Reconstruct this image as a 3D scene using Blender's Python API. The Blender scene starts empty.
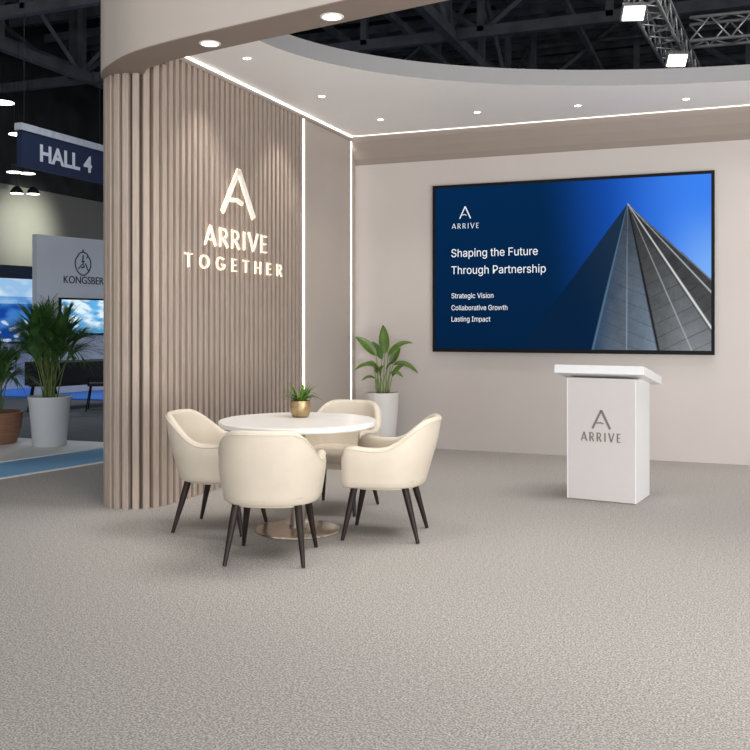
import bpy, bmesh, math, random
from math import sin, cos, pi, sqrt, atan2, radians
from mathutils import Vector, Matrix, noise
random.seed(7)
SC = bpy.context.scene
COL = SC.collection

# ------------------------------------------------------------------ camera, world, exposure, big lights
cam_d = bpy.data.cameras.new('camera')
cam = bpy.data.objects.new('camera', cam_d); COL.objects.link(cam)
cam.location = (0, 0, 1.5); cam.rotation_euler = (pi/2, 0, 0.373)
cam_d.sensor_width = 36; cam_d.lens = 920/750*36; cam_d.shift_y = -52.8/750
cam_d.clip_end = 200
SC.camera = cam
SC.view_settings.view_transform = 'Standard'; SC.view_settings.look = 'None'
SC.view_settings.gamma = 1; SC.view_settings.use_curve_mapping = False
SC.view_settings.exposure = 0.0
w = bpy.data.worlds.new('world'); SC.world = w; w.use_nodes = True
w.node_tree.nodes['Background'].inputs[0].default_value = (0.95, 0.97, 1.0, 1)
w.node_tree.nodes['Background'].inputs[1].default_value = 1.0

def light(name, kind, loc, energy, color=(1, .95, .88), rot=(0, 0, 0), **kw):
    d = bpy.data.lights.new(name, kind); d.energy = energy; d.color = color
    for k, v in kw.items(): setattr(d, k, v)
    o = bpy.data.objects.new(name, d); COL.objects.link(o); o.location = loc; o.rotation_euler = rot
    return o
# added fill lights without fixtures, high over the aisle, the stand and the neighbours
light('added_hall_fill', 'AREA', (1.2, 1.5, 7.6), 380, (1, .98, .96), shape='RECTANGLE', size=5, size_y=3)
light('added_hall_fill', 'AREA', (-5.5, 1.0, 7.6), 120, (1, .97, .93), shape='RECTANGLE', size=3, size_y=3)
light('added_hall_fill', 'AREA', (0.6, 7.6, 7.8), 340, (1, .98, .96), shape='RECTANGLE', size=4, size_y=2.5)
light('added_aisle_fill', 'AREA', (2.2, -5.0, 1.1), 480, (1, .985, .97), (radians(118), 0, radians(16)), shape='RECTANGLE', size=6, size_y=2)  # added low fill behind the camera, lifts ceiling and walls
light('added_upward_fill', 'AREA', (3.2, 2.6, .45), 430, (1, .98, .96), (radians(142), 0, radians(38)), shape='RECTANGLE', size=3, size_y=2)  # added out of view, aimed upward to brighten the white ceiling
light('added_hall_fill', 'AREA', (-10.5, 12.5, 8.0), 130, (.85, .92, 1), shape='RECTANGLE', size=2, size_y=2)
light('added_hall_fill', 'AREA', (-13.0, 20.0, 7.4), 300, (.9, .95, 1), shape='RECTANGLE', size=2, size_y=2)

# ------------------------------------------------------------------ materials
def pmat(name, col, rough=.5, metal=0., noise_amt=0., nscale=20., bump=0., bscale=60., spec=.5, stretch=None, emit=None, estr=0.):
    m = bpy.data.materials.new(name); m.use_nodes = True
    nt = m.node_tree; b = nt.nodes['Principled BSDF']
    b.inputs['Base Color'].default_value = (*col, 1); b.inputs['Roughness'].default_value = rough
    b.inputs['Metallic'].default_value = metal; b.inputs['Specular IOR Level'].default_value = spec
    tc = nt.nodes.new('ShaderNodeTexCoord')
    mp = nt.nodes.new('ShaderNodeMapping'); nt.links.new(tc.outputs['Object'], mp.inputs['Vector'])
    if stretch: mp.inputs['Scale'].default_value = stretch
    n = nt.nodes.new('ShaderNodeTexNoise'); n.inputs['Scale'].default_value = nscale; n.inputs['Detail'].default_value = 4
    nt.links.new(mp.outputs[0], n.inputs['Vector'])
    r = nt.nodes.new('ShaderNodeValToRGB')
    r.color_ramp.elements[0].position = .3; r.color_ramp.elements[1].position = .7
    r.color_ramp.elements[0].color = (*[c*(1-noise_amt) for c in col], 1)
    r.color_ramp.elements[1].color = (*[min(1, c*(1+noise_amt)) for c in col], 1)
    nt.links.new(n.outputs['Fac'], r.inputs[0]); nt.links.new(r.outputs[0], b.inputs['Base Color'])
    if bump:
        n2 = nt.nodes.new('ShaderNodeTexNoise'); n2.inputs['Scale'].default_value = bscale
        nt.links.new(tc.outputs['Object'], n2.inputs['Vector'])
        bp = nt.nodes.new('ShaderNodeBump'); bp.inputs['Strength'].default_value = bump; bp.inputs['Distance'].default_value = .004
        nt.links.new(n2.outputs['Fac'], bp.inputs['Height']); nt.links.new(bp.outputs[0], b.inputs['Normal'])
    if emit:
        b.inputs['Emission Color'].default_value = (*emit, 1); b.inputs['Emission Strength'].default_value = estr
    return m
M = {}
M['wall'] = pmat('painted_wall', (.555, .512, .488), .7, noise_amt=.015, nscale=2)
M['cove'] = pmat('shaded_cove_and_trim', (.30, .255, .225), .6, noise_amt=.02, nscale=2)  # shade of the downward-facing cove put into its brown; head trim shares it
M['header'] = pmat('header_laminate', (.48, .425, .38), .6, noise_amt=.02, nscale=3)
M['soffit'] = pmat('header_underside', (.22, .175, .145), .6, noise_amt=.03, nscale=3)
M['side_panel'] = pmat('smooth_panel', (.47, .415, .375), .45, noise_amt=.02, nscale=2)
M['slat'] = pmat('slat_wood', (.365, .295, .248), .5, noise_amt=.13, nscale=14, stretch=(6, 6, .35), bump=.2, bscale=90)
M['slatback'] = pmat('slat_backing', (.07, .055, .045), .7, noise_amt=.1)
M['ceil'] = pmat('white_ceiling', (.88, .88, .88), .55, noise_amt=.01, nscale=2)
M['rim'] = pmat('shaded_ceiling_rim', (.19, .19, .195), .6, noise_amt=.02, nscale=3)  # grey look under the hall light put into the rim's colour
M['cream'] = pmat('cream_leather', (.62, .55, .45), .48, noise_amt=.03, nscale=9, bump=.25, bscale=260)
M['seat'] = pmat('cream_seat_fabric', (.56, .49, .40), .6, noise_amt=.03, nscale=9, bump=.25, bscale=260)
M['darkwood'] = pmat('dark_wood', (.018, .012, .010), .45, spec=.25, noise_amt=.35, nscale=30, stretch=(1, 1, .15))
M['quartz'] = pmat('white_tabletop', (.82, .80, .77), .25, noise_amt=.03, nscale=8)
M['steel'] = pmat('brushed_steel', (.50, .43, .37), .3, metal=1, noise_amt=.08, nscale=40, stretch=(1, 1, .1))
M['plate'] = pmat('base_plate_metal', (.60, .53, .46), .25, metal=1, noise_amt=.04, nscale=20)
M['brass'] = pmat('aged_brass', (.36, .26, .14), .38, metal=.75, noise_amt=.3, nscale=25)
M['potwhite'] = pmat('white_planter', (.74, .72, .70), .5, noise_amt=.02, nscale=5)
M['potgrey'] = pmat('pale_planter', (.57, .59, .62), .5, noise_amt=.02, nscale=5)
M['terracotta'] = pmat('brown_planter', (.24, .12, .07), .6, noise_amt=.18, nscale=6, stretch=(1, 1, 8))
M['soil'] = pmat('soil', (.04, .028, .02), .95, noise_amt=.5, nscale=60, bump=.8, bscale=80)
M['leaf'] = pmat('broad_leaf', (.085, .165, .018), .38, noise_amt=.35, nscale=9, spec=.5)
M['stem'] = pmat('leaf_stem', (.22, .30, .09), .5, noise_amt=.2)
M['leaf2'] = pmat('small_leaf', (.085, .17, .025), .42, noise_amt=.35, nscale=30)
M['palm'] = pmat('palm_leaf', (.05, .13, .03), .45, noise_amt=.45, nscale=10)
M['palmstem'] = pmat('palm_stem', (.11, .16, .04), .5, noise_amt=.3)
M['podium'] = pmat('podium_front', (.58, .55, .54), .5, noise_amt=.01)
M['podwhite'] = pmat('podium_white', (.76, .765, .77), .45, noise_amt=.01)
M['podtext'] = pmat('taupe_lettering', (.20, .16, .15), .5)
M['black'] = pmat('black_bezel', (.006, .006, .007), .6, noise_amt=.1, spec=.15)
M['white_text'] = pmat('screen_text', (.02, .02, .02), .5, emit=(.95, .97, 1), estr=.92)
M['led'] = pmat('led_strip', (.9, .9, .9), .5, emit=(1, .93, .84), estr=4.2)
M['led_soft'] = pmat('soft_led_strip', (.9, .9, .9), .5, emit=(1, .93, .84), estr=1.3)
M['lens'] = pmat('lamp_lens', (.9, .9, .9), .5, emit=(1, .93, .84), estr=14)
M['trimring'] = pmat('lamp_trim', (.85, .83, .80), .4)
M['letter'] = pmat('letter_face', (.88, .84, .78), .5, emit=(1, .90, .77), estr=.10)
M['halo'] = pmat('letter_halo', (.9, .85, .7), .5, emit=(1, .76, .45), estr=2.6)
M['hallwall'] = pmat('hall_wall', (.31, .31, .28), .8, noise_amt=.08, nscale=.4)
M['deck'] = pmat('roof_deck', (.035, .036, .04), .8, noise_amt=.4, nscale=1.2)
M['beam'] = pmat('roof_steel', (.12, .125, .14), .6, noise_amt=.25, nscale=2)
M['purlin'] = pmat('purlin_steel', (.15, .155, .165), .6, noise_amt=.5, nscale=1.3)
M['alu'] = pmat('aluminium_tube', (.56, .56, .55), .35, metal=.7, noise_amt=.08)
M['signblue'] = pmat('navy_sign', (.016, .028, .075), .5, noise_amt=.05)
M['signrail'] = pmat('sign_rail', (.50, .53, .60), .5, noise_amt=.12, nscale=8)
M['signtext'] = pmat('sign_text', (.72, .76, .84), .5)
M['panelgrey'] = pmat('exhibitor_panel', (.62, .655, .69), .6, noise_amt=.03, nscale=1.5)
M['paneltext'] = pmat('panel_print', (.035, .045, .06), .6)
M['navyband'] = pmat('navy_band', (.01, .016, .035), .5)
M['cloth'] = pmat('black_cloth', (.008, .009, .014), .8, noise_amt=.2)
M['hallcarpet'] = pmat('hall_carpet', (.105, .115, .13), .95, noise_amt=.22, nscale=5, stretch=(.4, 4, 1))
M['platform'] = pmat('white_platform', (.72, .73, .73), .5, noise_amt=.02)
M['bluecarpet'] = pmat('blue_carpet', (.17, .38, .62), .95, noise_amt=.08, nscale=60)
M['brightblue'] = pmat('bright_blue_floor', (.03, .20, .75), .7, noise_amt=.1)
M['line'] = pmat('white_edge', (.78, .77, .74), .5)

def carpet_mat():
    m = bpy.data.materials.new('speckled_carpet'); m.use_nodes = True
    nt = m.node_tree; b = nt.nodes['Principled BSDF']; L = nt.links.new
    b.inputs['Roughness'].default_value = .95; b.inputs['Specular IOR Level'].default_value = .15
    tc = nt.nodes.new('ShaderNodeTexCoord')
    n = nt.nodes.new('ShaderNodeTexNoise'); n.inputs['Scale'].default_value = 112; n.inputs['Detail'].default_value = 3; n.inputs['Roughness'].default_value = .6
    L(tc.outputs['Object'], n.inputs['Vector'])
    r = nt.nodes.new('ShaderNodeValToRGB'); e = r.color_ramp.elements
    e[0].position = .36; e[0].color = (.20, .188, .176, 1); e[1].position = .64; e[1].color = (.525, .498, .47, 1)
    mid = e.new(.5); mid.color = (.35, .330, .310, 1)
    L(n.outputs['Fac'], r.inputs[0])
    n3 = nt.nodes.new('ShaderNodeTexNoise'); n3.inputs['Scale'].default_value = 38; n3.inputs['Detail'].default_value = 2
    L(tc.outputs['Object'], n3.inputs['Vector'])
    r3 = nt.nodes.new('ShaderNodeValToRGB'); r3.color_ramp.elements[0].color = (.90, .90, .90, 1); r3.color_ramp.elements[1].color = (1.10, 1.10, 1.10, 1)
    r3.color_ramp.elements[0].position = .3; r3.color_ramp.elements[1].position = .7
    L(n3.outputs['Fac'], r3.inputs[0])
    mx = nt.nodes.new('ShaderNodeMix'); mx.data_type = 'RGBA'; mx.blend_type = 'MULTIPLY'; mx.inputs[0].default_value = 1
    L(r.outputs[0], mx.inputs[6]); L(r3.outputs[0], mx.inputs[7]); L(mx.outputs[2], b.inputs['Base Color'])
    bp = nt.nodes.new('ShaderNodeBump'); bp.inputs['Strength'].default_value = .35; bp.inputs['Distance'].default_value = .006
    L(n.outputs['Fac'], bp.inputs['Height']); L(bp.outputs[0], b.inputs['Normal'])
    return m
M['carpet'] = carpet_mat()
def vcol_mat(name, strength):
    m = bpy.data.materials.new(name); m.use_nodes = True
    nt = m.node_tree; b = nt.nodes['Principled BSDF']
    a = nt.nodes.new('ShaderNodeVertexColor'); a.layer_name = 'picture'
    b.inputs['Base Color'].default_value = (.0015, .0015, .0015, 1); b.inputs['Roughness'].default_value = .4; b.inputs['Specular IOR Level'].default_value = .0
    nt.links.new(a.outputs['Color'], b.inputs['Emission Color']); b.inputs['Emission Strength'].default_value = strength
    return m
M['screen'] = vcol_mat('screen_picture', 1.0)

# ------------------------------------------------------------------ helpers
def tag(o, label=None, cat=None, group=None, kind=None):
    if label: o['label'] = label
    if cat: o['category'] = cat
    if group: o['group'] = group
    if kind: o['kind'] = kind
    return o
def empty(name, loc=(0, 0, 0), rz=0, label=None, cat=None, group=None, kind=None):
    o = bpy.data.objects.new(name, None); COL.objects.link(o); o.location = loc; o.rotation_euler = (0, 0, rz)
    o.empty_display_size = .1
    return tag(o, label, cat, group, kind)
def obj(name, bm, mat, parent=None, smooth=False, sharp=None):
    me = bpy.data.meshes.new(name)
    bmesh.ops.recalc_face_normals(bm, faces=bm.faces)
    bm.to_mesh(me); bm.free()
    me.materials.append(M[mat] if isinstance(mat, str) else mat)
    if smooth:
        me.polygons.foreach_set('use_smooth', [True]*len(me.polygons))
        if sharp: me.set_sharp_from_angle(angle=radians(sharp))
    o = bpy.data.objects.new(name, me); COL.objects.link(o)
    if parent: o.parent = parent
    return o
def box(bm, x0, x1, y0, y1, z0, z1, mat=None, bev=0):
    v = [bm.verts.new((x, y, z)) for z in (z0, z1) for y in (y0, y1) for x in (x0, x1)]
    if mat is not None:
        for q in v: q.co = mat @ q.co
    fs = [bm.faces.new([v[i] for i in f]) for f in ((0, 2, 3, 1), (4, 5, 7, 6), (0, 1, 5, 4), (2, 6, 7, 3), (0, 4, 6, 2), (1, 3, 7, 5))]
    if bev:
        es = list({e for f in fs for e in f.edges})
        bmesh.ops.bevel(bm, geom=es, offset=bev, segments=2, affect='EDGES', profile=.5)
    return bm
def nbox(*a, **k):
    return box(bmesh.new(), *a, **k)
def prism(bm, pts, z0, z1):
    lo = [bm.verts.new((x, y, z0)) for x, y in pts]; hi = [bm.verts.new((x, y, z1)) for x, y in pts]
    bm.faces.new(lo); bm.faces.new(hi)
    n = len(pts)
    for i in range(n): bm.faces.new((lo[i], lo[(i+1) % n], hi[(i+1) % n], hi[i]))
    return bm
def tube(bm, pts, rad, seg=8, cap=True):
    pts = [Vector(p) for p in pts]
    rs = rad if isinstance(rad, (list, tuple)) else [rad]*len(pts)
    rings = []; prev = None
    for i, p in enumerate(pts):
        t = (pts[min(i+1, len(pts)-1)] - pts[max(i-1, 0)]).normalized()
        if prev is None:
            u = Vector((0, 0, 1)) if abs(t.z) < .9 else Vector((1, 0, 0))
        else: u = prev
        n = (u - t*u.dot(t)).normalized(); prev = n; b = t.cross(n)
        rings.append([bm.verts.new(p + (n*cos(2*pi*k/seg) + b*sin(2*pi*k/seg))*rs[i]) for k in range(seg)])
    for a, c in zip(rings, rings[1:]):
        for k in range(seg): bm.faces.new((a[k], a[(k+1) % seg], c[(k+1) % seg], c[k]))
    if cap: bm.faces.new(rings[0]); bm.faces.new(rings[-1])
    return bm
def lathe(bm, prof, seg=48, c=(0, 0, 0)):
    rings = []
    for r, z in prof:
        if r < 1e-6: rings.append([bm.verts.new((c[0], c[1], c[2]+z))])
        else: rings.append([bm.verts.new((c[0]+r*cos(2*pi*k/seg), c[1]+r*sin(2*pi*k/seg), c[2]+z)) for k in range(seg)])
    for a, b in zip(rings, rings[1:]):
        for k in range(seg):
            k2 = (k+1) % seg
            if len(a) == 1 and len(b) == 1: continue
            if len(a) == 1: bm.faces.new((a[0], b[k], b[k2]))
            elif len(b) == 1: bm.faces.new((a[k], a[k2], b[0]))
            else: bm.faces.new((a[k], a[k2], b[k2], b[k]))
    return bm
def copy_tree(o, parent=None):
    c = o.copy(); COL.objects.link(c)
    if parent: c.parent = parent
    for ch in list(o.children): copy_tree(ch, c)
    return c
# writing: a thin solid text mesh in the local XZ plane (reads along +X, faces -Y), scaled to width w and cap height h
try: FONT = bpy.data.fonts.load(bpy.utils.system_resource('DATAFILES')+'/fonts/Inter.woff2')   # Blender's own sans serif
except Exception: FONT = None
def text_bm(s, w, h=None, depth=.004, bold=0., plain=False):
    cu = bpy.data.curves.new('t', 'FONT'); cu.body = s; cu.size = 1; cu.extrude = .5; cu.offset = bold
    if FONT and not plain: cu.font = FONT
    to = bpy.data.objects.new('t', cu); COL.objects.link(to)
    dg = bpy.context.evaluated_depsgraph_get(); dg.update()
    me = to.evaluated_get(dg).to_mesh()
    bm = bmesh.new(); bm.from_mesh(me)
    to.evaluated_get(dg).to_mesh_clear()
    bpy.data.objects.remove(to); bpy.data.curves.remove(cu)
    xs = [v.co.x for v in bm.verts]; x0, x1 = min(xs), max(xs)
    k = w/(x1-x0); kz = k if h is None else h/CAP[plain]
    for v in bm.verts:
        v.co = Vector(((v.co.x-x0)*k, v.co.z*depth, v.co.y*kz))
    return bm
CAP = [1.0, 1.0]
for _p in (0, 1):
    _b = text_bm('H', 1, 1, 1, 0, bool(_p)); CAP[_p] = max(v.co.z for v in _b.verts); _b.free()
def put_words(name, bm, mat, parent, off, gap, label):
    """one part per written word"""
    off = Vector(off); seen = set(); isl = []
    for v in bm.verts:
        if v in seen: continue
        st = [v]; seen.add(v); g = []
        while st:
            q = st.pop(); g.append(q)
            for e in q.link_edges:
                o = e.other_vert(q)
                if o not in seen: seen.add(o); st.append(o)
        isl.append((min(p.co.x for p in g), max(p.co.x for p in g), g))
    isl.sort(key=lambda t: t[0]); words = []; end = None
    for a, b, g in isl:
        if end is None or a-end > gap: words.append([]); end = b
        words[-1].append(g); end = max(end, b)
    for wd in words:
        vs = {v for g in wd for v in g}; nb = bmesh.new(); mp = {v: nb.verts.new(v.co+off) for v in vs}
        for f in bm.faces:
            if f.verts[0] in vs: nb.faces.new([mp[v] for v in f.verts])
        o = obj(name, nb, mat, parent)
        if label: o['label'] = label
    bm.free()
# stroke lettering with flared, elegant strokes; every glyph is (advance width, strokes); heights are 0..1
def arc(cx, cy, rx, ry, a0, a1, n=14):
    return [(cx+rx*cos(radians(a0+(a1-a0)*i/n)), cy+ry*sin(radians(a0+(a1-a0)*i/n))) for i in range(n+1)]
GL = {
 'A': (.78, [([(.03, 0), (.39, 1)], .11), ([(.75, 0), (.39, 1)], .15), ([(.17, .30), (.60, .30)], .09)]),
 'R': (.66, [([(.10, 0), (.10, 1)], .14), ([(.10, .95), (.30, .95)]+arc(.32, .71, .22, .24, 90, -90)+[(.10, .47)], .10), ([(.30, .47), (.62, 0)], .14)]),
 'I': (.28, [([(.14, 0), (.14, 1)], .14)]),
 'V': (.76, [([(.03, 1), (.38, 0)], .15), ([(.73, 1), (.38, 0)], .11)]),
 'E': (.56, [([(.10, 0), (.10, 1)], .14), ([(.10, .95), (.50, .95)], .10), ([(.10, .51), (.45, .51)], .10), ([(.10, .05), (.51, .05)], .10)]),
 'T': (.66, [([(.33, 0), (.33, 1)], .14), ([(.03, .95), (.63, .95)], .10)]),
 'O': (.92, [(arc(.46, .5, .38, .45, 0, 360, 32), .12)]),
 'G': (.88, [(arc(.46, .5, .38, .45, 48, 330, 26)+[(.80, .42), (.80, .42)], .12), ([(.54, .44), (.84, .44)], .09)]),
 'H': (.76, [([(.10, 0), (.10, 1)], .14), ([(.66, 0), (.66, 1)], .14), ([(.10, .51), (.66, .51)], .10)]),
}
def stroke(bm, pts, wd, y0, y1, ox=0, sx=1, sz=1, oz=0, grow=0):
    pts = [Vector((ox+x*sx, oz+z*sz)) for x, z in pts]; hw = wd*sz/2+grow
    if (pts[0]-pts[-1]).length < 1e-5: closed = True; pts = pts[:-1]
    else: closed = False
    n = len(pts); L = []; R = []
    for i in range(n):
        a = pts[(i-1) % n] if (closed or i) else pts[0]; b = pts[(i+1) % n] if (closed or i < n-1) else pts[-1]
        t = (b-a)
        if t.length < 1e-6: t = pts[i]-pts[i-2]
        t.normalize(); nn = Vector((-t.y, t.x))
        p = pts[i].copy()
        if grow and not closed and i == 0: p -= t*grow
        if grow and not closed and i == n-1: p += t*grow
        L.append(p+nn*hw); R.append(p-nn*hw)
    def ring(i): return [bm.verts.new((L[i].x, y0, L[i].y)), bm.verts.new((R[i].x, y0, R[i].y)), bm.verts.new((R[i].x, y1, R[i].y)), bm.verts.new((L[i].x, y1, L[i].y))]
    rg = [ring(i) for i in range(n)]
    pairs = list(zip(rg, rg[1:])) + ([(rg[-1], rg[0])] if closed else [])
    for a, b in pairs:
        for k in range(4): bm.faces.new((a[k], a[(k+1) % 4], b[(k+1) % 4], b[k]))
    if not closed: bm.faces.new(rg[0]); bm.faces.new(rg[-1])
def word(s, width, height, gap=.16, squeeze=None):
    """list of (glyph, x offset, horizontal scale)"""
    tot = sum(GL[c][0] for c in s) + gap*(len(s)-1)
    sx = width/tot; x = 0; out = []
    for c in s:
        out.append((c, x, sx)); x += (GL[c][0]+gap)*sx
    return out
def glyph_bm(bm, c, ox, sx, sz, oz, y0, y1, grow=0, k=1.):
    for pts, wd in GL[c][1]: stroke(bm, pts, wd*k, y0, y1, ox, sx, sz, oz, grow)
    return bm
def emblem_bm(bm, ox, oz, wd, ht, y0, y1, th=.11, grow=0):
    s = wd/ht
    for pts, k in (([(.02*s, 0), (.5*s, 1)], th), ([(.98*s, 0), (.5*s, 1)], th*1.15), ([(.24*s, .30), (.46*s, .33), (.62*s, .27)], th*.7)):
        stroke(bm, [(x*ht, z*ht) for x, z in pts], k*ht, y0, y1, ox, 1, 1, oz, grow)
    return bm

# ------------------------------------------------------------------ setting: floors
XL, YB, ZC = -4.328, 10.42, 3.75         # face of the slats, back wall, stand ceiling
AD = (.22, 1.0)                           # direction of the aisle edge
def ax(off, y): return -6.40 + off + (y-7.45)*AD[0]
tag(obj('floor', prism(bmesh.new(), [(ax(0, -6), -6), (9, -6), (9, 10.9), (ax(0, 10.9), 10.9)], -.02, 0), 'carpet'), 'speckled warm grey carpet covering the stand floor', 'floor', kind='structure')
tag(obj('floor', nbox(-34, 22, -12, 44, -.12, -.03), 'hallcarpet'), 'dark grey hall floor beyond the white platform', 'floor', kind='structure')
tag(obj('trim_1', prism(bmesh.new(), [(ax(-.07, -6), -6), (ax(0, -6), -6), (ax(0, 10.9), 10.9), (ax(-.07, 10.9), 10.9)], -.028, .006), 'line'), 'thin white edging strip along the grey carpet', 'edging', kind='structure')
tag(obj('floor', prism(bmesh.new(), [(ax(-.95, -6), -6), (ax(-.072, -6), -6), (ax(-.072, 10.9), 10.9), (ax(-.95, 10.9), 10.9)], -.028, 0), 'bluecarpet'), 'light blue carpet strip between white edging and white platform', 'floor', kind='structure')
tag(obj('floor', prism(bmesh.new(), [(-16, -6), (ax(-.955, -6), -6), (ax(-.955, 9.42), 9.42), (-16, 9.1)], -.028, .012), 'platform'), 'glossy white platform floor under the two palms', 'floor', kind='structure')
tag(obj('floor', nbox(-20, -9.3, 14.75, 20.5, -.028, -.005), 'brightblue'), 'bright blue floor of the neighbouring stand', 'floor', kind='structure')

# ------------------------------------------------------------------ setting: walls of the stand
tag(obj('wall_back', nbox(-4.93, 7.5, YB, YB+.16, 0, 4.15), 'wall'), kind='structure')
bm = bmesh.new()                          # sloping cove between ceiling and back wall
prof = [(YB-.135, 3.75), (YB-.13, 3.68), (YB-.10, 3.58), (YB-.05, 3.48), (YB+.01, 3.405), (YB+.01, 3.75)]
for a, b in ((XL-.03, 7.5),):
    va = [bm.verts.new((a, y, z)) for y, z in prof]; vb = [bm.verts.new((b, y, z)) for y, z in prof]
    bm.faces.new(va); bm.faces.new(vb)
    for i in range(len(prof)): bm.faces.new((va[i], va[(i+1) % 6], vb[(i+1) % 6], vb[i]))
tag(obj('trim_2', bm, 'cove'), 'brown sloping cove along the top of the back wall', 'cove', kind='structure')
wl = empty('wall_left', (0, 0, 0)); tag(wl, 'left stand wall clad in rounded vertical slats', 'wall', kind='structure')
CX, CY, RC = XL-.285, 6.41, .285            # centre of the rounded end
core = [(XL-.048, YB+.1)]
core += [(CX+(RC-.048)*cos(radians(a)), CY+(RC-.048)*sin(radians(a))) for a in range(0, -181, -12)]
core += [(CX-RC+.048, YB+.1)]
obj('wall_core', prism(bmesh.new(), core, 0, 3.95), 'slatback', wl)
bm = bmesh.new()
P_, RW, RD = .0905, .052, .05
path = []                                  # (point, normal) along the slat line
y = 8.90
while y > CY+.02: path.append(((XL, y), 0)); y -= P_
rem = y-CY
arcl = pi*RC; s = P_*1.0 - (CY - y) if y < CY else rem
s = max(.03, CY-y)
while s < arcl:
    path.append((None, -s/RC)); s += P_*.94
y = CY+.05
while y < 10.3: path.append(((CX-RC, y), pi)); y += P_
for p, a in path:
    if p is None: p = (CX+RC*cos(a), CY+RC*sin(a))
    zt = 3.70 if a == 0 else 3.6
    m = Matrix.Translation((p[0], p[1], 0)) @ Matrix.Rotation(a, 4, 'Z')
    # trapezoid rib: outer face at local x = 0
    q = [(-RD-.004, -RW*.56), (-.004, -RW*.5), (0, -RW*.40), (0, RW*.40), (-.004, RW*.5), (-RD-.004, RW*.56)]
    pts = [(m @ Vector((x, yy, 0))) for x, yy in q]
    prism(bm, [(v.x, v.y) for v in pts], .0, zt)
tag(obj('slat_cladding', bm, 'slat', wl), 'greige vertical wood slats')
obj('smooth_panel', nbox(XL-.049, XL-.008, 9.00, 10.27, 0, 3.70), 'side_panel', wl)
obj('corner_panel', nbox(XL-.049, XL-.008, 10.30, YB, 0, 3.70), 'side_panel', wl)
obj('head_trim', nbox(XL-.049, XL+.004, 6.5, YB, 3.695, 3.748), 'cove', wl)
# LED strips
def strip(name_label, b, m='led'):
    return tag(obj('led_strip', b, m), name_label, 'led strip', 'led strips of the stand')
strip('vertical glowing strip between the slats and the smooth panel', nbox(XL-.03, XL-.004, 8.960, 8.980, .01, 3.693))
strip('vertical glowing strip in the corner beside the back wall', nbox(XL-.03, XL-.004, 10.277, 10.295, .01, 3.693))
strip('long glowing strip where the slatted wall meets the white ceiling', nbox(XL+.004, XL+.012, 6.3, YB-.15, 3.735, 3.749))
strip('long glowing strip where the white ceiling meets the brown cove', nbox(XL+.03, 7.4, YB-.155, YB-.138, 3.743, 3.749), 'led_soft')

# header beam: outer and inner outline in plan
outer = [(-4.93, 7.4), (-4.93, 6.6), (-4.91, 6.42), (-4.83, 6.18), (-4.68, 6.01), (-4.50, 5.885), (-4.34, 5.78), (-4.15, 5.685), (-3.9, 5.60), (-3.45, 5.49), (-2.26, 5.25), (0, 4.80), (5, 3.80)]
inner = [(-4.45, 7.4), (-4.45, 6.34), (-4.42, 6.20), (-4.30, 6.08), (-4.15, 6.03), (-4.02, 5.97), (-3.6, 5.865), (-3.08, 5.755), (-1.68, 5.48), (0, 5.15), (5, 4.15)]
def smoothline(p, k=2):
    for _ in range(k):
        q = [p[0]]
        for a, b in zip(p, p[1:]):
            q += [(a[0]*.75+b[0]*.25, a[1]*.75+b[1]*.25), (a[0]*.25+b[0]*.75, a[1]*.25+b[1]*.75)]
        q.append(p[-1]); p = q
    return p
so, si = smoothline(outer), smoothline(inner)
poly = so + si[::-1]
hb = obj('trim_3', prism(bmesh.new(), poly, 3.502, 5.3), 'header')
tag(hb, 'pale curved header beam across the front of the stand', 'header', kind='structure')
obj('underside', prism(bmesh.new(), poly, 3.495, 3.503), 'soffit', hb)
# white ceiling ring with an oval opening
EX, EY, EA, EB = 1.0, 6.3, 4.55, 3.0
bm = bmesh.new()
def outp(a):
    dx, dy = cos(a), sin(a); best = 1e9
    if dx < 0: best = min(best, (XL+.002-EX)/dx)
    if dx > 0: best = min(best, (7.4-EX)/dx)
    if dy > 0: best = min(best, (YB-.135-EY)/dy)
    if dy < 0: best = min(best, (4.3-EY)/dy)
    return (EX+dx*best, EY+dy*best)
angs = [radians(187.2 - 187.2*i/120) for i in range(121)]
c1 = atan2(YB-.135-EY, XL+.002-EX); c2 = atan2(YB-.135-EY, 7.4-EX)
angs = sorted(angs+[c1, c2], reverse=True)
rows = []
for a in angs:
    ca, sa = cos(a), sin(a)
    r = EA*EB/sqrt((EB*ca)**2+(EA*sa)**2)
    i = (EX+r*ca, EY+r*sa); o_ = outp(a)
    if a > radians(184): o_ = (XL+.002, 5.96)
    rows.append([bm.verts.new((*o_, ZC)), bm.verts.new((*i, ZC)), bm.verts.new((*i, ZC+.15)), bm.verts.new((*o_, ZC+.15))])
for a, b in zip(rows, rows[1:]):
    for k in range(4): bm.faces.new((a[k], a[(k+1) % 4], b[(k+1) % 4], b[k]))
bm.faces.new(rows[0]); bm.faces.new(rows[-1])
cl = obj('ceiling', bm, 'ceil')
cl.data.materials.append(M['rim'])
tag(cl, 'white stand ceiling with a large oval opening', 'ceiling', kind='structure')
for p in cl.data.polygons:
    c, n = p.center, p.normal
    if abs(n.z) < .5 and c.y < YB-.3 and c.x > XL+.2: p.material_index = 1

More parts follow.
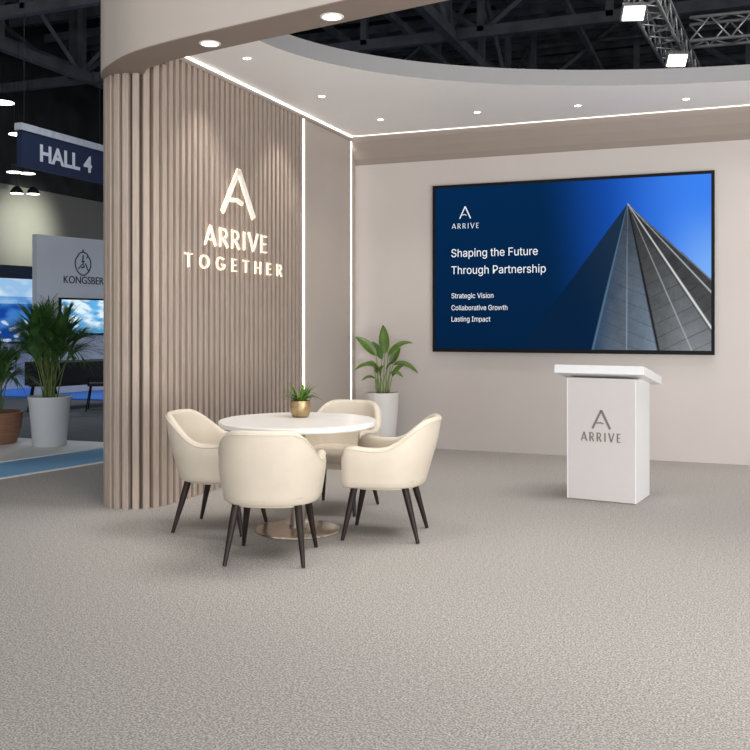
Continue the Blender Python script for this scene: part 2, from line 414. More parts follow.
# ------------------------------------------------------------------ downlights
def downlight(x, y, z, r, label, group, power, spot=95, blend=.9, tilt=(0, 0)):
    t = empty('downlight', (x, y, z), 0, label, 'downlight', group)
    obj('trim_ring', lathe(bmesh.new(), [(r*.78, 0), (r*.80, -.006), (r, -.006), (r*1.05, 0)], 24), 'trimring', t, True)
    obj('lens', lathe(bmesh.new(), [(0, -.003), (r*.8, -.003)], 24), 'lens', t)
    l = light('downlight_beam', 'SPOT', (x, y, z-.02), power, (1, .93, .84), (tilt[0], tilt[1], 0), spot_size=radians(spot), spot_blend=blend, shadow_soft_size=.05)
    return t
G1 = 'recessed downlights in the white ceiling'
for x, y, lab in ((-3.87, 6.9, 'small downlight in the white ceiling nearest the slatted wall front'),
                  (-3.83, 8.33, 'small downlight in the white ceiling beside the slatted wall end'),
                  (-3.66, 9.52, 'small downlight in the white ceiling near the glowing corner'),
                  (-2.57, 9.57, 'small ceiling downlight above the left edge of the big screen'),
                  (-1.52, 9.66, 'small ceiling downlight above the middle of the big screen'),
                  (-.46, 9.77, 'small ceiling downlight above the right edge of the big screen')):
    downlight(x, y, ZC, .042, lab, G1, 60 if x < -3.8 else 36, 80, tilt=(0, radians(14) if x < -3.8 else 0))
for (x, y), q in zip(((.6, 9.8), (1.7, 9.8), (2.9, 9.7)), ('just', 'a little farther', 'farthest')):
    downlight(x, y, ZC, .042, 'small ceiling downlight %s to the right of the big screen' % q, G1, 34)
G2 = 'recessed downlights under the header beam'
downlight(-3.50, 5.70, 3.495, .075, 'round downlight under the curved header near the slatted column', G2, 40)
downlight(-2.45, 5.49, 3.495, .075, 'round downlight under the header beam, farther from the slatted column', G2, 40)
for (x, y), q in zip(((-1.3, 5.26), (-.1, 5.01), (1.2, 4.75)), ('middle', 'right part', 'far right part')):
    downlight(x, y, 3.495, .075, 'round downlight under the %s of the header beam' % q, G2, 40)

# ------------------------------------------------------------------ glowing sign on the slats
sg = empty('illuminated_sign', (XL, 6.633, 1.97), pi/2, 'glowing raised letters reading ARRIVE TOGETHER under a large A on the slats', 'sign')
def halo_letters(s, x0, wd, z0, ht, gap):
    for c, ox, sx in word(s, wd, ht, gap):
        l = obj('letter', glyph_bm(bmesh.new(), c, x0+ox, sx, ht, z0, -.022, -.010, 0, .78), 'letter', sg)
        obj('glow', glyph_bm(bmesh.new(), c, x0+ox, sx, ht, z0, -.0095, -.004, .0015, .78), 'halo', l)
e = obj('emblem', emblem_bm(bmesh.new(), .60, .53, .60, .415, -.026, -.012, .105), 'letter', sg)
obj('glow', emblem_bm(bmesh.new(), .60, .53, .60, .415, -.0115, -.004, .105, .003), 'halo', e)
halo_letters('ARRIVE', .313, 1.155, .212, .172, .20)
halo_letters('TOGETHER', 0, 1.79, 0, .118, .60)

# ------------------------------------------------------------------ the big screen
TX0, TX1, TZ0, TZ1 = -3.324, -.20, 1.152, 3.107
tv = empty('wall_screen', ((TX0+TX1)/2, YB, (TZ0+TZ1)/2), 0, 'very large wall mounted display showing a presentation slide with a pyramid tower', 'screen')
hw, hh = (TX1-TX0)/2, (TZ1-TZ0)/2
bm = nbox(-hw, hw, -.055, -.012, -hh, hh, bev=.003); obj('housing', bm, 'black', tv)
bm = bmesh.new(); bz = .034
for a in ((-hw, hw, -.062, -.05, hh-bz, hh), (-hw, hw, -.062, -.05, -hh, -hh+bz*1.3), (-hw, -hw+bz, -.062, -.05, -hh+bz*1.3, hh-bz), (hw-bz, hw, -.062, -.05, -hh+bz*1.3, hh-bz)): box(bm, *a)
obj('bezel', bm, 'black', tv)
obj('wall_bracket', nbox(-.8, .8, -.013, 0, -.5, .5), 'black', tv)
def picture(name, x0, x1, z0, z1, y, nx, nz, fn, parent, mat='screen'):
    vs = []; fs = []; cols = []
    for j in range(nz+1):
        for i in range(nx+1):
            x = x0+(x1-x0)*i/nx; z = z0+(z1-z0)*j/nz
            vs.append((x, y, z)); cols += [*fn(i/nx, j/nz, x, z), 1.0]
    for j in range(nz):
        for i in range(nx):
            a = j*(nx+1)+i; fs.append((a, a+1, a+nx+2, a+nx+1))
    me = bpy.data.meshes.new(name); me.from_pydata(vs, [], fs)
    at = me.color_attributes.new('picture', 'FLOAT_COLOR', 'POINT'); at.data.foreach_set('color', cols)
    me.materials.append(M[mat]); o = bpy.data.objects.new(name, me); COL.objects.link(o); o.parent = parent
    return o
def lin(c): return tuple(((v/255+.055)/1.055)**2.4 if v > 10 else v/255/12.92 for v in c)
def mixc(a, b, t): t = max(0, min(1, t)); return tuple(p+(q-p)*t for p, q in zip(a, b))
def sst(a, b, x): t = max(0, min(1, (x-a)/(b-a))); return t*t*(3-2*t)
NAVY, NAVY2 = lin((1, 33, 66)), lin((1, 40, 80))
BLUE1, BLUE2, BLUE3 = lin((24, 84, 190)), lin((60, 130, 240)), lin((130, 182, 248))
CXX, CZZ = (TX0+TX1)/2, (TZ0+TZ1)/2
def L_(ax_, az, bx, bz_, x, z):                       # signed: >0 right of the line going down
    t = (z-az)/(bz_-az); return x-(ax_+(bx-ax_)*t)
AP = (-1.093, 2.796)
def slide(u, v, x, z):
    X, Z = x+CXX, z+CZZ
    # sky
    t = sst(-2.0, -.75, X+(Z-2.1)*.12)
    c = mixc(mixc(NAVY, NAVY2, v), BLUE1, t)
    c = mixc(c, BLUE2, sst(-1.35, -.35, X))
    c = mixc(c, BLUE3, .9*sst(2.9, 1.9, Z)*sst(-.85, -.2, X))
    if Z < AP[1]:
        h = AP[1]-Z
        left = L_(*AP, -1.743, 1.916, X, Z); ridge = L_(*AP, -1.469, 1.193, X, Z); seam = L_(*AP, -1.104, 1.197, X, Z)
        dark = L_(*AP, -.769, 1.189, X, Z); thin = L_(*AP, -.427, 1.193, X, Z); b1 = L_(*AP, -.235, 1.444, X, Z); b2 = L_(*AP, -.235, 1.82, X, Z); right = L_(*AP, -.235, 1.961, X, Z)
        if left > 0 and right < 0:
            g = lambda s: lin((s*.97, s, s*1.03))
            n = noise.noise(Vector((X*9, Z*9, 3)))*8 + noise.noise(Vector((X*40, Z*40, 1)))*6
            dfar = h/1.6
            if ridge < 0:
                base = mixc(lin((30, 52, 74)), NAVY, sst(.1, 1.05, dfar+(-ridge)*.9)); 
                base = mixc(base, lin((14, 34, 58)), .25)
                c = base
            elif dark < 0:
                s = 62+44*dfar+44*sst(-.55, 0, dark-.1*h)*dfar+n
                c = mixc(lin((s*.85, s*.96, s*1.08)), lin((30, 62, 98)), sst(.25, -.02, ridge)*.75*dfar)
                q = ((Z*1.0 + X*.42)*6.4) % 1
                if q < .045: c = mixc(c, lin((46, 60, 76)), .55)
            elif b1 < 0:
                s = 46+58*dfar+30*sst(.0, .35, dark)*dfar+n
                c = g(s); q = ((Z*1.0-X*.5)*6.4) % 1
                if q < .045: c = mixc(c, g(44), .6)
            elif b2 < 0:
                s = 48+40*dfar+n; c = g(s); q = ((Z-X*.75)*6.0) % 1
                if q < .05: c = mixc(c, g(38), .6)
            else:
                s = 52+26*dfar+n; c = g(s); q = ((Z-X*.95)*6.0) % 1
                if q < .05: c = mixc(c, g(38), .6)
            def ln(d, wd, colr, k=1):
                nonlocal c
                a = abs(d)/(wd*(.25+.75*min(1, h)))
                if a < 1: c = mixc(c, colr, k*(1-a*a))
            ln(ridge, .016, lin((92, 124, 152)), .7); ln(seam, .007, lin((170, 186, 200)), .5); ln(dark, .020, lin((12, 14, 18)), .95)
            ln(thin, .009, lin((190, 192, 194)), .6); ln(b1, .017, lin((228, 230, 232)), .95); ln(b1+.025, .012, lin((40, 42, 44)), .6)
            ln(b2, .014, lin((200, 204, 208)), .85); ln(right+.012, .014, lin((150, 160, 170)), .6)
    return c
picture('slide', -hw+bz, hw-bz, -hh+bz*1.3, hh-bz, -.0565, 470, 290, slide, tv)
def scr_text(s, X0, X1, z0, cap, bold=0.):
    put_words('slide_text', text_bm(s, X1-X0, cap, .001, bold), 'white_text', tv, (X0-CXX, -.0585, z0-CZZ), cap*.22, 'white word on the slide')
scr_text('Shaping the Future', -3.094, -2.078, 2.262, .092)
scr_text('Through Partnership', -3.094, -1.987, 2.062, .092)
scr_text('Strategic Vision', -3.092, -2.590, 1.780, .058)
scr_text('Collaborative Growth', -3.092, -2.427, 1.640, .058)
scr_text('Lasting Impact', -3.092, -2.627, 1.508, .058)
bm = bmesh.new(); emblem_bm(bm, -2.995-CXX, 2.708-CZZ, .135, .14, -.059, -.0575, .08)
for c, ox, sx in word('ARRIVE', .326, .066, .30): glyph_bm(bm, c, -3.088-CXX+ox, sx, .060, 2.592-CZZ, -.059, -.0575, 0, .75)
tag(obj('slide_logo', bm, 'white_text', tv), 'white A emblem over the word ARRIVE on the slide')

# ------------------------------------------------------------------ podium
pd = empty('podium', (-1.012, 8.095, 0), radians(-8), 'white lectern podium with a grey A ARRIVE logo on its front', 'podium')
obj('body', nbox(-.28, .28, -.235, .235, .004, 1.03, bev=.003), 'podium', pd)
obj('side_panel', nbox(.2805, .292, -.237, .237, .004, 1.025), 'podwhite', pd)
obj('side_panel', nbox(-.292, -.2805, -.237, .237, .004, 1.025), 'podwhite', pd)
m = Matrix.Translation((0, 0.01, 1.045)) @ Matrix.Rotation(radians(-10), 4, 'X')
bm = box(bmesh.new(), -.375, .375, -.34, .33, -.032, .038, mat=m, bev=.004); obj('sloping_top', bm, 'podwhite', pd)
bm = bmesh.new(); emblem_bm(bm, -.075, .607, .155, .155, -.2395, -.2355, .11)
for c, ox, sx in word('ARRIVE', .335, .075, .34): glyph_bm(bm, c, -.168+ox, sx, .075, .50, -.2395, -.2355)
tag(obj('logo', bm, 'podtext', pd), 'taupe A emblem above the word ARRIVE')

# ------------------------------------------------------------------ round table
tb = empty('round_table', (-2.93, 5.965, 0), 0, 'round white topped table on a steel pedestal between the four cream chairs', 'table')
obj('tabletop', lathe(bmesh.new(), [(0, .751), (.52, .751), (.555, .757), (.566, .767), (.566, .791), (.560, .797), (0, .797)], 96), 'quartz', tb, True, 30)
obj('pedestal', lathe(bmesh.new(), [(.055, .03), (.052, .05), (.052, .70), (.056, .740)], 40), 'steel', tb, True)
obj('top_flange', lathe(bmesh.new(), [(0, .738), (.2, .738), (.2, .7505), (0, .7505)], 40), 'steel', tb, True, 30)
obj('base_plate', lathe(bmesh.new(), [(0, .001), (.300, .001), (.305, .008), (.302, .016), (.26, .026), (.07, .032), (.06, .05), (0, .05)], 80), 'plate', tb, True, 40)

# ------------------------------------------------------------------ barrel chairs
def make_chair():
    ch = empty('armchair')
    a, b = .324, .308
    secs = []
    N = 30
    arm = [(i/9) for i in range(10)]
    path = []
    for t in arm: path.append((a-.012*(1-t)**1.5, .258*(1-t), 0))              # right arm, front to back
    for i in range(1, N):
        f = pi*i/N; e_ = 2/2.2
        path.append((a*math.copysign(abs(cos(f))**e_, cos(f)), -b*abs(sin(f))**e_, sin(f)))
    for t in arm[::-1]: path.append((-(a-.012*(1-t)**1.5), .258*(1-t), 0))
    n = len(path); bm = bmesh.new(); pip = []
    for i, (x, y, bk) in enumerate(path):
        p0 = Vector(path[max(0, i-1)][:2]); p1 = Vector(path[min(n-1, i+1)][:2]); t = (p1-p0).normalized()
        nin = Vector((-t.y, t.x)) * (1)
        if nin.dot(Vector((0, .05))-Vector((x, y))) < 0: nin = -nin
        H = .650 + .192*sst(.0, -.275, y) + .006*sin(bk*pi)
        H += .012*sst(.05, .2, y) - .030*(abs(x)/a)**3*sst(.0, -.12, y) + .006*sst(.0, -.12, y)
        th = .052; zb = .37
        d = max(0, (y-.208)/.05)                                             # rounding off the arm's front
        k = sqrt(max(0, 1-min(1, d)**2)) if d > 0 else 1
        H = H - .045*(1-k); th2 = th*(.35+.65*k)
        off = (th-th2)/2
        def pt(inn, z):
            f = (z-zb)/.47
            lean = -.085*f**1.15*sst(0.06, -.24, y)
            sc = .93+.07*sst(0, .5, f)
            base = Vector((x*sc, y*(.90+.1*min(1, f*1.5)) if y < 0 else y))
            q = base + nin*inn; return (q.x, q.y+lean, z)
        ring = []
        bulge = lambda z: -.008*sin(pi*min(1, max(0, (z-zb)/(H-zb))))
        for z in [zb+.0, zb+.012, zb+.05, zb+(H-zb)*.3, zb+(H-zb)*.5, zb+(H-zb)*.7, H-.06, H-.028]:
            inn = off+bulge(z)+(.012 if z == zb else 0)
            ring.append(pt(inn, z))
        for q in range(1, 6):
            an = pi*q/6; ring.append(pt(off+th2/2-cos(an)*th2/2, H-.026+.026*sin(an)))
        for z in [H-.028, H-.06, zb+(H-zb)*.7, zb+(H-zb)*.5, zb+(H-zb)*.3, zb+.06, zb]:
            ring.append(pt(off+th2+(.004*sin(pi*(z-zb)/(H-zb))), z))
        secs.append([bm.verts.new(p) for p in ring]); pip.append(pt(off-.002, H-.024))
    for A, B in zip(secs, secs[1:]):
        m_ = len(A)
        for k in range(m_): bm.faces.new((A[k], A[(k+1) % m_], B[(k+1) % m_], B[k]))
    bm.faces.new(secs[0]); bm.faces.new(secs[-1])
    sh = obj('backrest', bm, 'cream', ch, True, 55)
    obj('piping', tube(bmesh.new(), pip, .0045, 6), 'cream', sh, True)
    bm = bmesh.new()
    for s_ in (-1, 1):                                                        # vertical seams on the outer back
        pass
    def slab(prof, e_, ax2, ay, cy, sq):
        b2 = bmesh.new(); S = 56; rg = []
        for r, z in prof:
            row = []
            for k in range(S):
                t = 2*pi*k/S
                row.append(b2.verts.new((ax2*r*math.copysign(abs(cos(t))**e_, cos(t)), cy+ay*r*math.copysign(abs(sin(t))**e_, sin(t)), z)))
            rg.append(row)
        for A, B in zip(rg, rg[1:]):
            for k in range(S): b2.faces.new((A[k], A[(k+1) % S], B[(k+1) % S], B[k]))
        b2.faces.new(rg[0]); b2.faces.new(rg[-1]); return b2
    obj('seat_frame', slab([(.93, .350), (.985, .355), (1, .368), (1, .41)], .7, .238, .235, .012, 1), 'cream', ch, True, 40)
    obj('seat', slab([(.97, .405), (1, .415), (1.0, .455), (.985, .472), (.95, .483), (.85, .490), (.6, .496), (.3, .499), (.02, .5)], .55, .272, .276, .014, 1), 'seat', ch, True, 60)
    for sx, sy in ((-1, 1), (1, 1), (-1, -1), (1, -1)):
        top = Vector((sx*.195, .185 if sy > 0 else -.165, .37)); foot = Vector((sx*.245, .262 if sy > 0 else -.262, .003))
        bm = bmesh.new(); tube(bm, [top, top.lerp(foot, .3), foot], [.025, .023, .0125], 14)
        obj('leg', bm, 'darkwood', ch, True, 40)
    return ch
chair = make_chair()
G = 'cream armchairs around the round table'
spots = [((-2.76, 5.245), .29, 'cream barrel armchair nearest the camera, turned with its back to us'),
         ((-3.50, 5.85), -radians(82), 'cream barrel armchair left of the table beside the slats'),
         ((-2.30, 6.09), radians(101), 'cream barrel armchair right of the table seen from its side'),
         ((-2.98, 6.80), radians(181), 'cream barrel armchair behind the table in front of the smooth panel')]
for i, (p, rz, lab) in enumerate(spots):
    o = chair if i == 0 else copy_tree(chair)
    o.location = (*p, 0); o.rotation_euler = (0, 0, rz); tag(o, lab, 'chair', G)

# ------------------------------------------------------------------ plants
def blade(bm, pts, wid, up=Vector((0, 0, 1)), fold=.25, seg=None, shape=None):
    """leaf blade along pts with half width wid(t), V-folded"""
    n = len(pts); rows = []
    for i, p in enumerate(pts):
        t = (pts[min(i+1, n-1)]-pts[max(i-1, 0)]).normalized()
        s = t.cross(up); s = s.normalized() if s.length > 1e-4 else Vector((1, 0, 0))
        nn = s.cross(t); wv = wid(i/(n-1))
        rows.append([bm.verts.new(p-s*wv+nn*wv*fold), bm.verts.new(p-s*wv*.5+nn*wv*fold*.35), bm.verts.new(p), bm.verts.new(p+s*wv*.5+nn*wv*fold*.35), bm.verts.new(p+s*wv+nn*wv*fold)])
    for A, B in zip(rows, rows[1:]):
        for k in range(4): bm.faces.new((A[k], A[k+1], B[k+1], B[k]))
def bez(a, b, c, n): return [a*(1-t)**2+b*2*t*(1-t)+c*t*t for t in [i/(n-1) for i in range(n)]]
def ribbon(bm, pts, w0):
    pts = list(pts); n = len(pts)
    blade(bm, pts, lambda t: w0*max(.04, (1-t)**.6*min(1, .45+t*4)), fold=.3)

# corner plant: broad leaves, seen front-on from the camera: local x to the right of the view
cp = empty('potted_plant', (-3.87, 10.12, 0), .373, 'leafy green plant in a tall white planter in the corner by the back wall', 'plant')
obj('planter', lathe(bmesh.new(), [(0, .004), (.140, .004), (.148, .012), (.175, .3), (.197, .6), (.200, .672), (.194, .676), (.184, .672), (.182, .62), (0, .62)], 56), 'potwhite', cp, True, 40)
obj('soil', lathe(bmesh.new(), [(0, .648), (.12, .645), (.183, .636)], 30), 'soil', cp, True)
leaves = [  # stem top (x, y, z), tip (x, y, z), half width, stem base x
 ((.03, .00, 1.13), (.01, -.06, 1.47), .062, .01), ((-.07, -.02, 1.11), (-.32, -.06, 1.33), .058, -.03),
 ((.07, .02, 1.10), (.36, -.02, 1.25), .052, .03), ((.13, -.06, 1.00), (.42, -.12, .90), .050, .04),
 ((-.10, -.04, .98), (-.33, -.10, .93), .038, -.04), ((-.06, -.08, .90), (-.14, -.16, 1.05), .036, -.02),
 ((-.08, -.10, .84), (-.24, -.18, .82), .030, -.05), ((.09, -.10, .90), (.24, -.18, .86), .034, .03),
 ((.05, -.10, .93), (.13, -.20, 1.04), .038, .0), ((.10, .06, 1.00), (.22, .10, 1.20), .046, .05),
 ((-.02, -.10, .87), (.01, -.22, 1.00), .040, .01), ((.0, .08, 1.06), (-.12, .12, 1.27), .048, -.02),
 ((.12, .0, .86), (.27, .04, .99), .036, .06), ((-.04, .06, .92), (-.20, .10, 1.02), .038, -.05)]
fb = bmesh.new(); sb = bmesh.new()
for st, tip, hwid, bx in leaves:
    S_, T_ = Vector(st), Vector(tip); B0 = Vector((bx*1.3, st[1]*.5, .64))
    tube(sb, bez(B0, Vector((bx+st[0]*.3, st[1]*.5, (st[2]+.64)/2+.05)), S_, 7), [.009, .008, .007, .006, .006, .005, .004], 6)
    d = T_-S_; ctrl = S_+d*.5+Vector((0, 0, d.length*(.32 if abs(d.z) < .2 else .12)))
    pts = bez(S_, ctrl, T_, 12)
    u_ = Vector((0, -1, .55)).normalized() if abs(d.z) > .18 else Vector((0, -.6, 1)).normalized()
    blade(fb, pts, lambda t, h=hwid: h*max(.03, sin(pi*min(1, t**.75*.98+.02))**.8), up=u_, fold=.35)
obj('foliage', fb, 'leaf', cp, True); obj('stems', sb, 'stem', cp, True)

# small table plant
tp = empty('small_potted_plant', (-3.0, 6.15, .7975), .373, 'small spiky green plant in a brass bowl pot on the white tabletop', 'plant')
obj('pot', lathe(bmesh.new(), [(0, .001), (.052, .001), (.062, .008), (.074, .045), (.078, .085), (.075, .122), (.071, .122), (.070, .105), (0, .105)], 44), 'brass', tp, True, 50)
obj('soil', lathe(bmesh.new(), [(0, .112), (.069, .108)], 24), 'soil', tp)
fb = bmesh.new()
for i in range(46):
    az = random.uniform(0, 2*pi); el = random.uniform(.15, 1.35); ln = random.uniform(.10, .165)
    r0 = random.uniform(.0, .035); d = Vector((cos(az)*cos(el), sin(az)*cos(el), sin(el)))
    p0 = Vector((cos(az)*r0, sin(az)*r0, .108)); p2 = p0+d*ln+Vector((cos(az), sin(az), 0))*.015; p2.z = max(p2.z-.025*cos(el), .09)
    p1 = p0+Vector((cos(az)*cos(el)*.5, sin(az)*cos(el)*.5, .5+.35*sin(el)))*ln
    ribbon(fb, bez(p0, p1, p2, 7), random.uniform(.011, .017))
obj('foliage', fb, 'leaf2', tp, True)

def palm(loc, label, pot, potprof, zt, hgt, spread, nfr, group, seed):
    random.seed(seed)
    t = empty('potted_palm', loc, 0, label, 'potted palm', group)
    obj('planter', lathe(bmesh.new(), potprof, 48), pot, t, True, 40)
    rt = potprof[-2][0]
    obj('soil', lathe(bmesh.new(), [(0, zt-.02), (rt, zt-.035)], 28), 'soil', t)
    fb = bmesh.new(); sb = bmesh.new()
    for i in range(nfr):
        az = 2.4*i+random.uniform(-.3, .3); k = (i+.5)/nfr
        reach = spread*(.08+.85*k**.8)*random.uniform(.85, 1.1); top = hgt*(.92-.26*k**1.4)*random.uniform(.92, 1.03)
        r0 = .09*random.random(); a0 = random.uniform(0, 6.3)
        b0 = Vector((cos(a0)*r0, sin(a0)*r0, zt-.03)); dr = Vector((cos(az), sin(az), 0))
        tip = b0+dr*reach+Vector((0, 0, top*(1-.42*k**1.6)))
        c1 = b0+dr*reach*.38+Vector((0, 0, top*(.66+.38*k)))
        pts = bez(b0, c1, tip, 30)
        NP = len(pts)
        tube(sb, pts, [.009*(1-.8*j/(NP-1)) for j in range(NP)], 5)
        for j in range(11, NP):
            f = (j-10)/(NP-10); tt = (pts[min(j+1, NP-1)]-pts[j-1]).normalized(); sd = tt.cross(Vector((0, 0, 1)))
            if sd.length < 1e-3: continue
            sd.normalize(); ln = (.24*sin(pi*min(1, .25+f*.60))+.08)*hgt/1.15
            for s_ in (-1, 1):
                p0 = pts[j]; d = (sd*s_*.60+tt*.85+Vector((0, 0, .20))).normalized()
                p2 = p0+d*ln*random.uniform(.9, 1.15)-Vector((0, 0, ln*random.uniform(.06, .30)))
                ribbon(fb, bez(p0, p0+d*ln*.55+Vector((0, 0, ln*.06)), p2, 5), .0095*hgt/1.15)
        p0 = pts[-1]; ribbon(fb, bez(p0, p0+tt*.1, p0+tt*.2-Vector((0, 0, .05)), 4), .012)
    obj('foliage', fb, 'palm', t, True); obj('stems', sb, 'palmstem', t, True)
    return t
GP = 'palms standing on the white platform'
palm((-7.73, 8.94, .012), 'tall bushy palm in a tapered white planter on the platform', 'potgrey',
     [(0, 0), (.185, 0), (.195, .01), (.245, .54), (.255, .57), (.255, .592), (.245, .596), (.235, .58), (.232, .50), (0, .50)], .58, 1.20, .62, 44, GP, 3)
palm((-8.50, 8.85, .012), 'lower palm in a wide brown bowl planter at the left picture edge', 'terracotta',
     [(0, 0), (.24, 0), (.26, .012), (.315, .20), (.335, .36), (.335, .385), (.318, .388), (.305, .37), (.30, .32), (0, .32)], .37, .98, .50, 34, GP, 11)

# ------------------------------------------------------------------ neighbouring stand
AN = -pi/2 + pi - radians(11.4)           # local +x runs along the panel (mostly +Y), front faces the aisle
kp = empty('exhibitor_wall', (-13.42, 15.15, 0), AN, 'pale grey freestanding exhibition wall with a dark crest logo and KONGSBERG lettering', 'exhibition wall')
obj('panel', nbox(0, 4.2, 0, .16, -.004, 3.32, bev=.005), 'panelgrey', kp)
put_words('lettering', text_bm('KONGSBERG', 1.22, .155, .008, .006, True), 'paneltext', kp, (.66, -.0045, 2.335), 1, 'dark lettering reading KONGSBERG')
bm = bmesh.new()
cxm, czm = 1.17, 2.77
outl = [(cxm+.21*cos(t)*(1-.10*sin(t)**2 - .10*math.exp(-((sin(t)-.62)/.14)**2)), czm+.25*sin(t)) for t in [2*pi*i/40 for i in range(41)]]; outl[-1] = outl[0]
stroke(bm, outl, .026, -.008, -.0005)
for pl, wd in (([(cxm-.005, czm+.07), (cxm, czm+.19)], .03), ([(cxm-.04, czm+.05), (cxm+.04, czm+.05)], .03), ([(cxm, czm+.05), (cxm, czm-.02)], .022),
               ([(cxm-.13, czm-.12), (cxm-.02, czm-.01), (cxm+.05, czm-.06)], .022), ([(cxm+.06, czm+.01), (cxm+.16, czm-.18)], .024), ([(cxm-.05, czm-.09), (cxm+.03, czm-.07)], .03),
               ([(cxm, czm+.25), (cxm, czm+.31)], .03), ([(cxm+.09, czm+.12), (cxm+.13, czm+.17)], .02)):
    stroke(bm, pl, wd, -.008, -.0005)
tag(obj('crest', bm, 'paneltext', kp), 'dark line crest above the lettering')
def photo_sea(seed, warm=0.):
    def fn(u, v, x, z):
        a = noise.noise(Vector((u*6+seed, v*5, seed)))+.4*noise.noise(Vector((u*16, v*12+seed, 2)))
        if v > .72: c = mixc(lin((150, 190, 228)), lin((206, 226, 244)), sst(-.3, .3, a))
        elif v > .60: c = mixc(lin((92, 146, 206)), lin((140, 182, 222)), sst(-.2, .2, a))
        else:
            c = mixc(lin((18, 66, 150)), lin((62, 122, 196)), sst(-.3, .4, a+(v-.3)*.6))
            if v < .34: c = mixc(c, lin((196, 214, 236)), sst(.05, .3, noise.noise(Vector((u*22, v*16, seed+4)))))
        return c
    return fn
ks = empty('display_screen', (0, 0, 0), AN, 'black framed display with a pale blue image on the grey exhibition wall', 'screen')
ks.location = kp.matrix_basis @ Vector((.50, -.008, 1.22)) if False else (Matrix.Translation((-13.42, 15.15, 0)) @ Matrix.Rotation(AN, 4, 'Z')) @ Vector((.52, -.012, 1.22))
obj('housing', nbox(0, 1.45, -.05, 0, 0, .80), 'black', ks)
def pale(u, v, x, z):
    a = noise.noise(Vector((u*4+2, v*6, 7)))
    c = mixc(lin((96, 176, 232)), lin((222, 244, 254)), sst(-.3, .3, a+.15))
    if v < .3: c = mixc(c, lin((24, 140, 190)), .75*sst(.33, .12, v+.15*noise.noise(Vector((u*12, v*5, 1)))))
    c = mixc(c, lin((70, 140, 196)), .7*sst(.15, .4, noise.noise(Vector((u*7, v*9, 3)))))
    return c
picture('image', .04, 1.41, .04, .76, -.0515, 90, 50, pale, ks)
vw = empty('video_wall', (-15.75, 13.4, 0), AN, 'blue sea image video wall under a navy band behind the palms', 'video wall')
obj('panel', nbox(0, 4.2, 0, .2, -.004, 2.78), 'panelgrey', vw)
obj('navy_band', nbox(0, 4.2, -.03, -.001, 2.49, 2.78), 'navyband', vw)
picture('image', .02, 4.18, 1.05, 2.485, -.012, 260, 90, photo_sea(5), vw)
obj('screen_backing', nbox(0, 4.2, -.010, -.001, 1.03, 2.49), 'black', vw)
# covered table and chairs on the neighbouring stand
ct = empty('covered_table', (-11.0, 13.9, -.03), AN, 'table under a black cloth in front of the neighbouring exhibition wall', 'table')
obj('tabletop', nbox(-1.2, 1.2, -.36, .36, .80, .83), 'cloth', ct)
obj('tablecloth', box(box(box(box(bmesh.new(), -1.21, 1.21, -.37, -.361, .42, .832), -1.21, 1.21, .361, .37, .42, .832), -1.21, -1.201, -.37, .37, .42, .832), 1.201, 1.21, -.37, .37, .42, .832), 'cloth', ct)
for sx in (-1, 1):
    for sy in (-1, 1): obj('leg', tube(bmesh.new(), [(sx*1.1, sy*.3, 0), (sx*1.1, sy*.3, .8)], .018, 8), 'black', ct)
def bstool(loc, rz, label):
    s = empty('side_chair', loc, rz, label, 'chair', 'dark chairs on the neighbouring stand')
    obj('seat', nbox(-.22, .22, -.22, .22, .43, .48, bev=.015), 'cloth', s)
    obj('backrest', nbox(-.22, .22, -.24, -.21, .58, .86, bev=.01), 'cloth', s)
    for sx in (-1, 1):
        obj('back_post', tube(bmesh.new(), [(sx*.2, -.21, .44), (sx*.2, -.235, .8)], .011, 8), 'black', s)
        for sy in (-1, 1): obj('leg', tube(bmesh.new(), [(sx*.17, sy*.17, .45), (sx*.24, sy*.24, 0)], .012, 8), 'black', s)
bstool((-10.25, 13.15, -.03), .6, 'dark side chair before the black covered table, partly behind the slatted column')
bstool((-11.15, 12.75, -.03), 2.2, 'dark side chair before the black covered table, behind the tall palm')

# ------------------------------------------------------------------ hanging hall sign
SX = -12.22
hs = empty('hanging_sign', (SX, 13.40, 4.38), pi/2, 'navy hanging sign reading HALL 4 above the neighbouring stand', 'sign')
obj('board', nbox(.0, 2.45, 0, .12, 0, .66), 'signblue', hs)
obj('rail', nbox(-.04, 2.49, -.02, .14, .66, .79), 'signrail', hs)
put_words('lettering', text_bm('HALL 4', 1.50, .30, .006, .028, True), 'signtext', hs, (.47, -.004, .17), .16, 'pale lettering')
for x in (.12, 2.3): obj('wire', tube(bmesh.new(), [(x, .06, .79), (x, .06, 4.6)], .005, 6), 'cloth', hs)

# ------------------------------------------------------------------ hall shell
tag(obj('wall_hall', nbox(-23.0, -22.6, -12, 44, -.12, 6.1), 'hallwall'), 'grey green far wall of the exhibition hall', 'wall', kind='structure')
tag(obj('wall_hall_upper', nbox(-22.9, -22.5, -12, 44, 6.1, 11.9), 'deck'), 'dark upper wall under the hall roof', 'wall', kind='structure')
tag(obj('wall_far', nbox(-23, 22, 43.6, 44, -.12, 12.2), 'deck'), kind='structure')
tag(obj('ceiling_hall', nbox(-30, 22, -12, 44, 11.9, 12.2), 'deck'), 'dark steel deck high above the exhibition hall', 'ceiling', kind='structure')

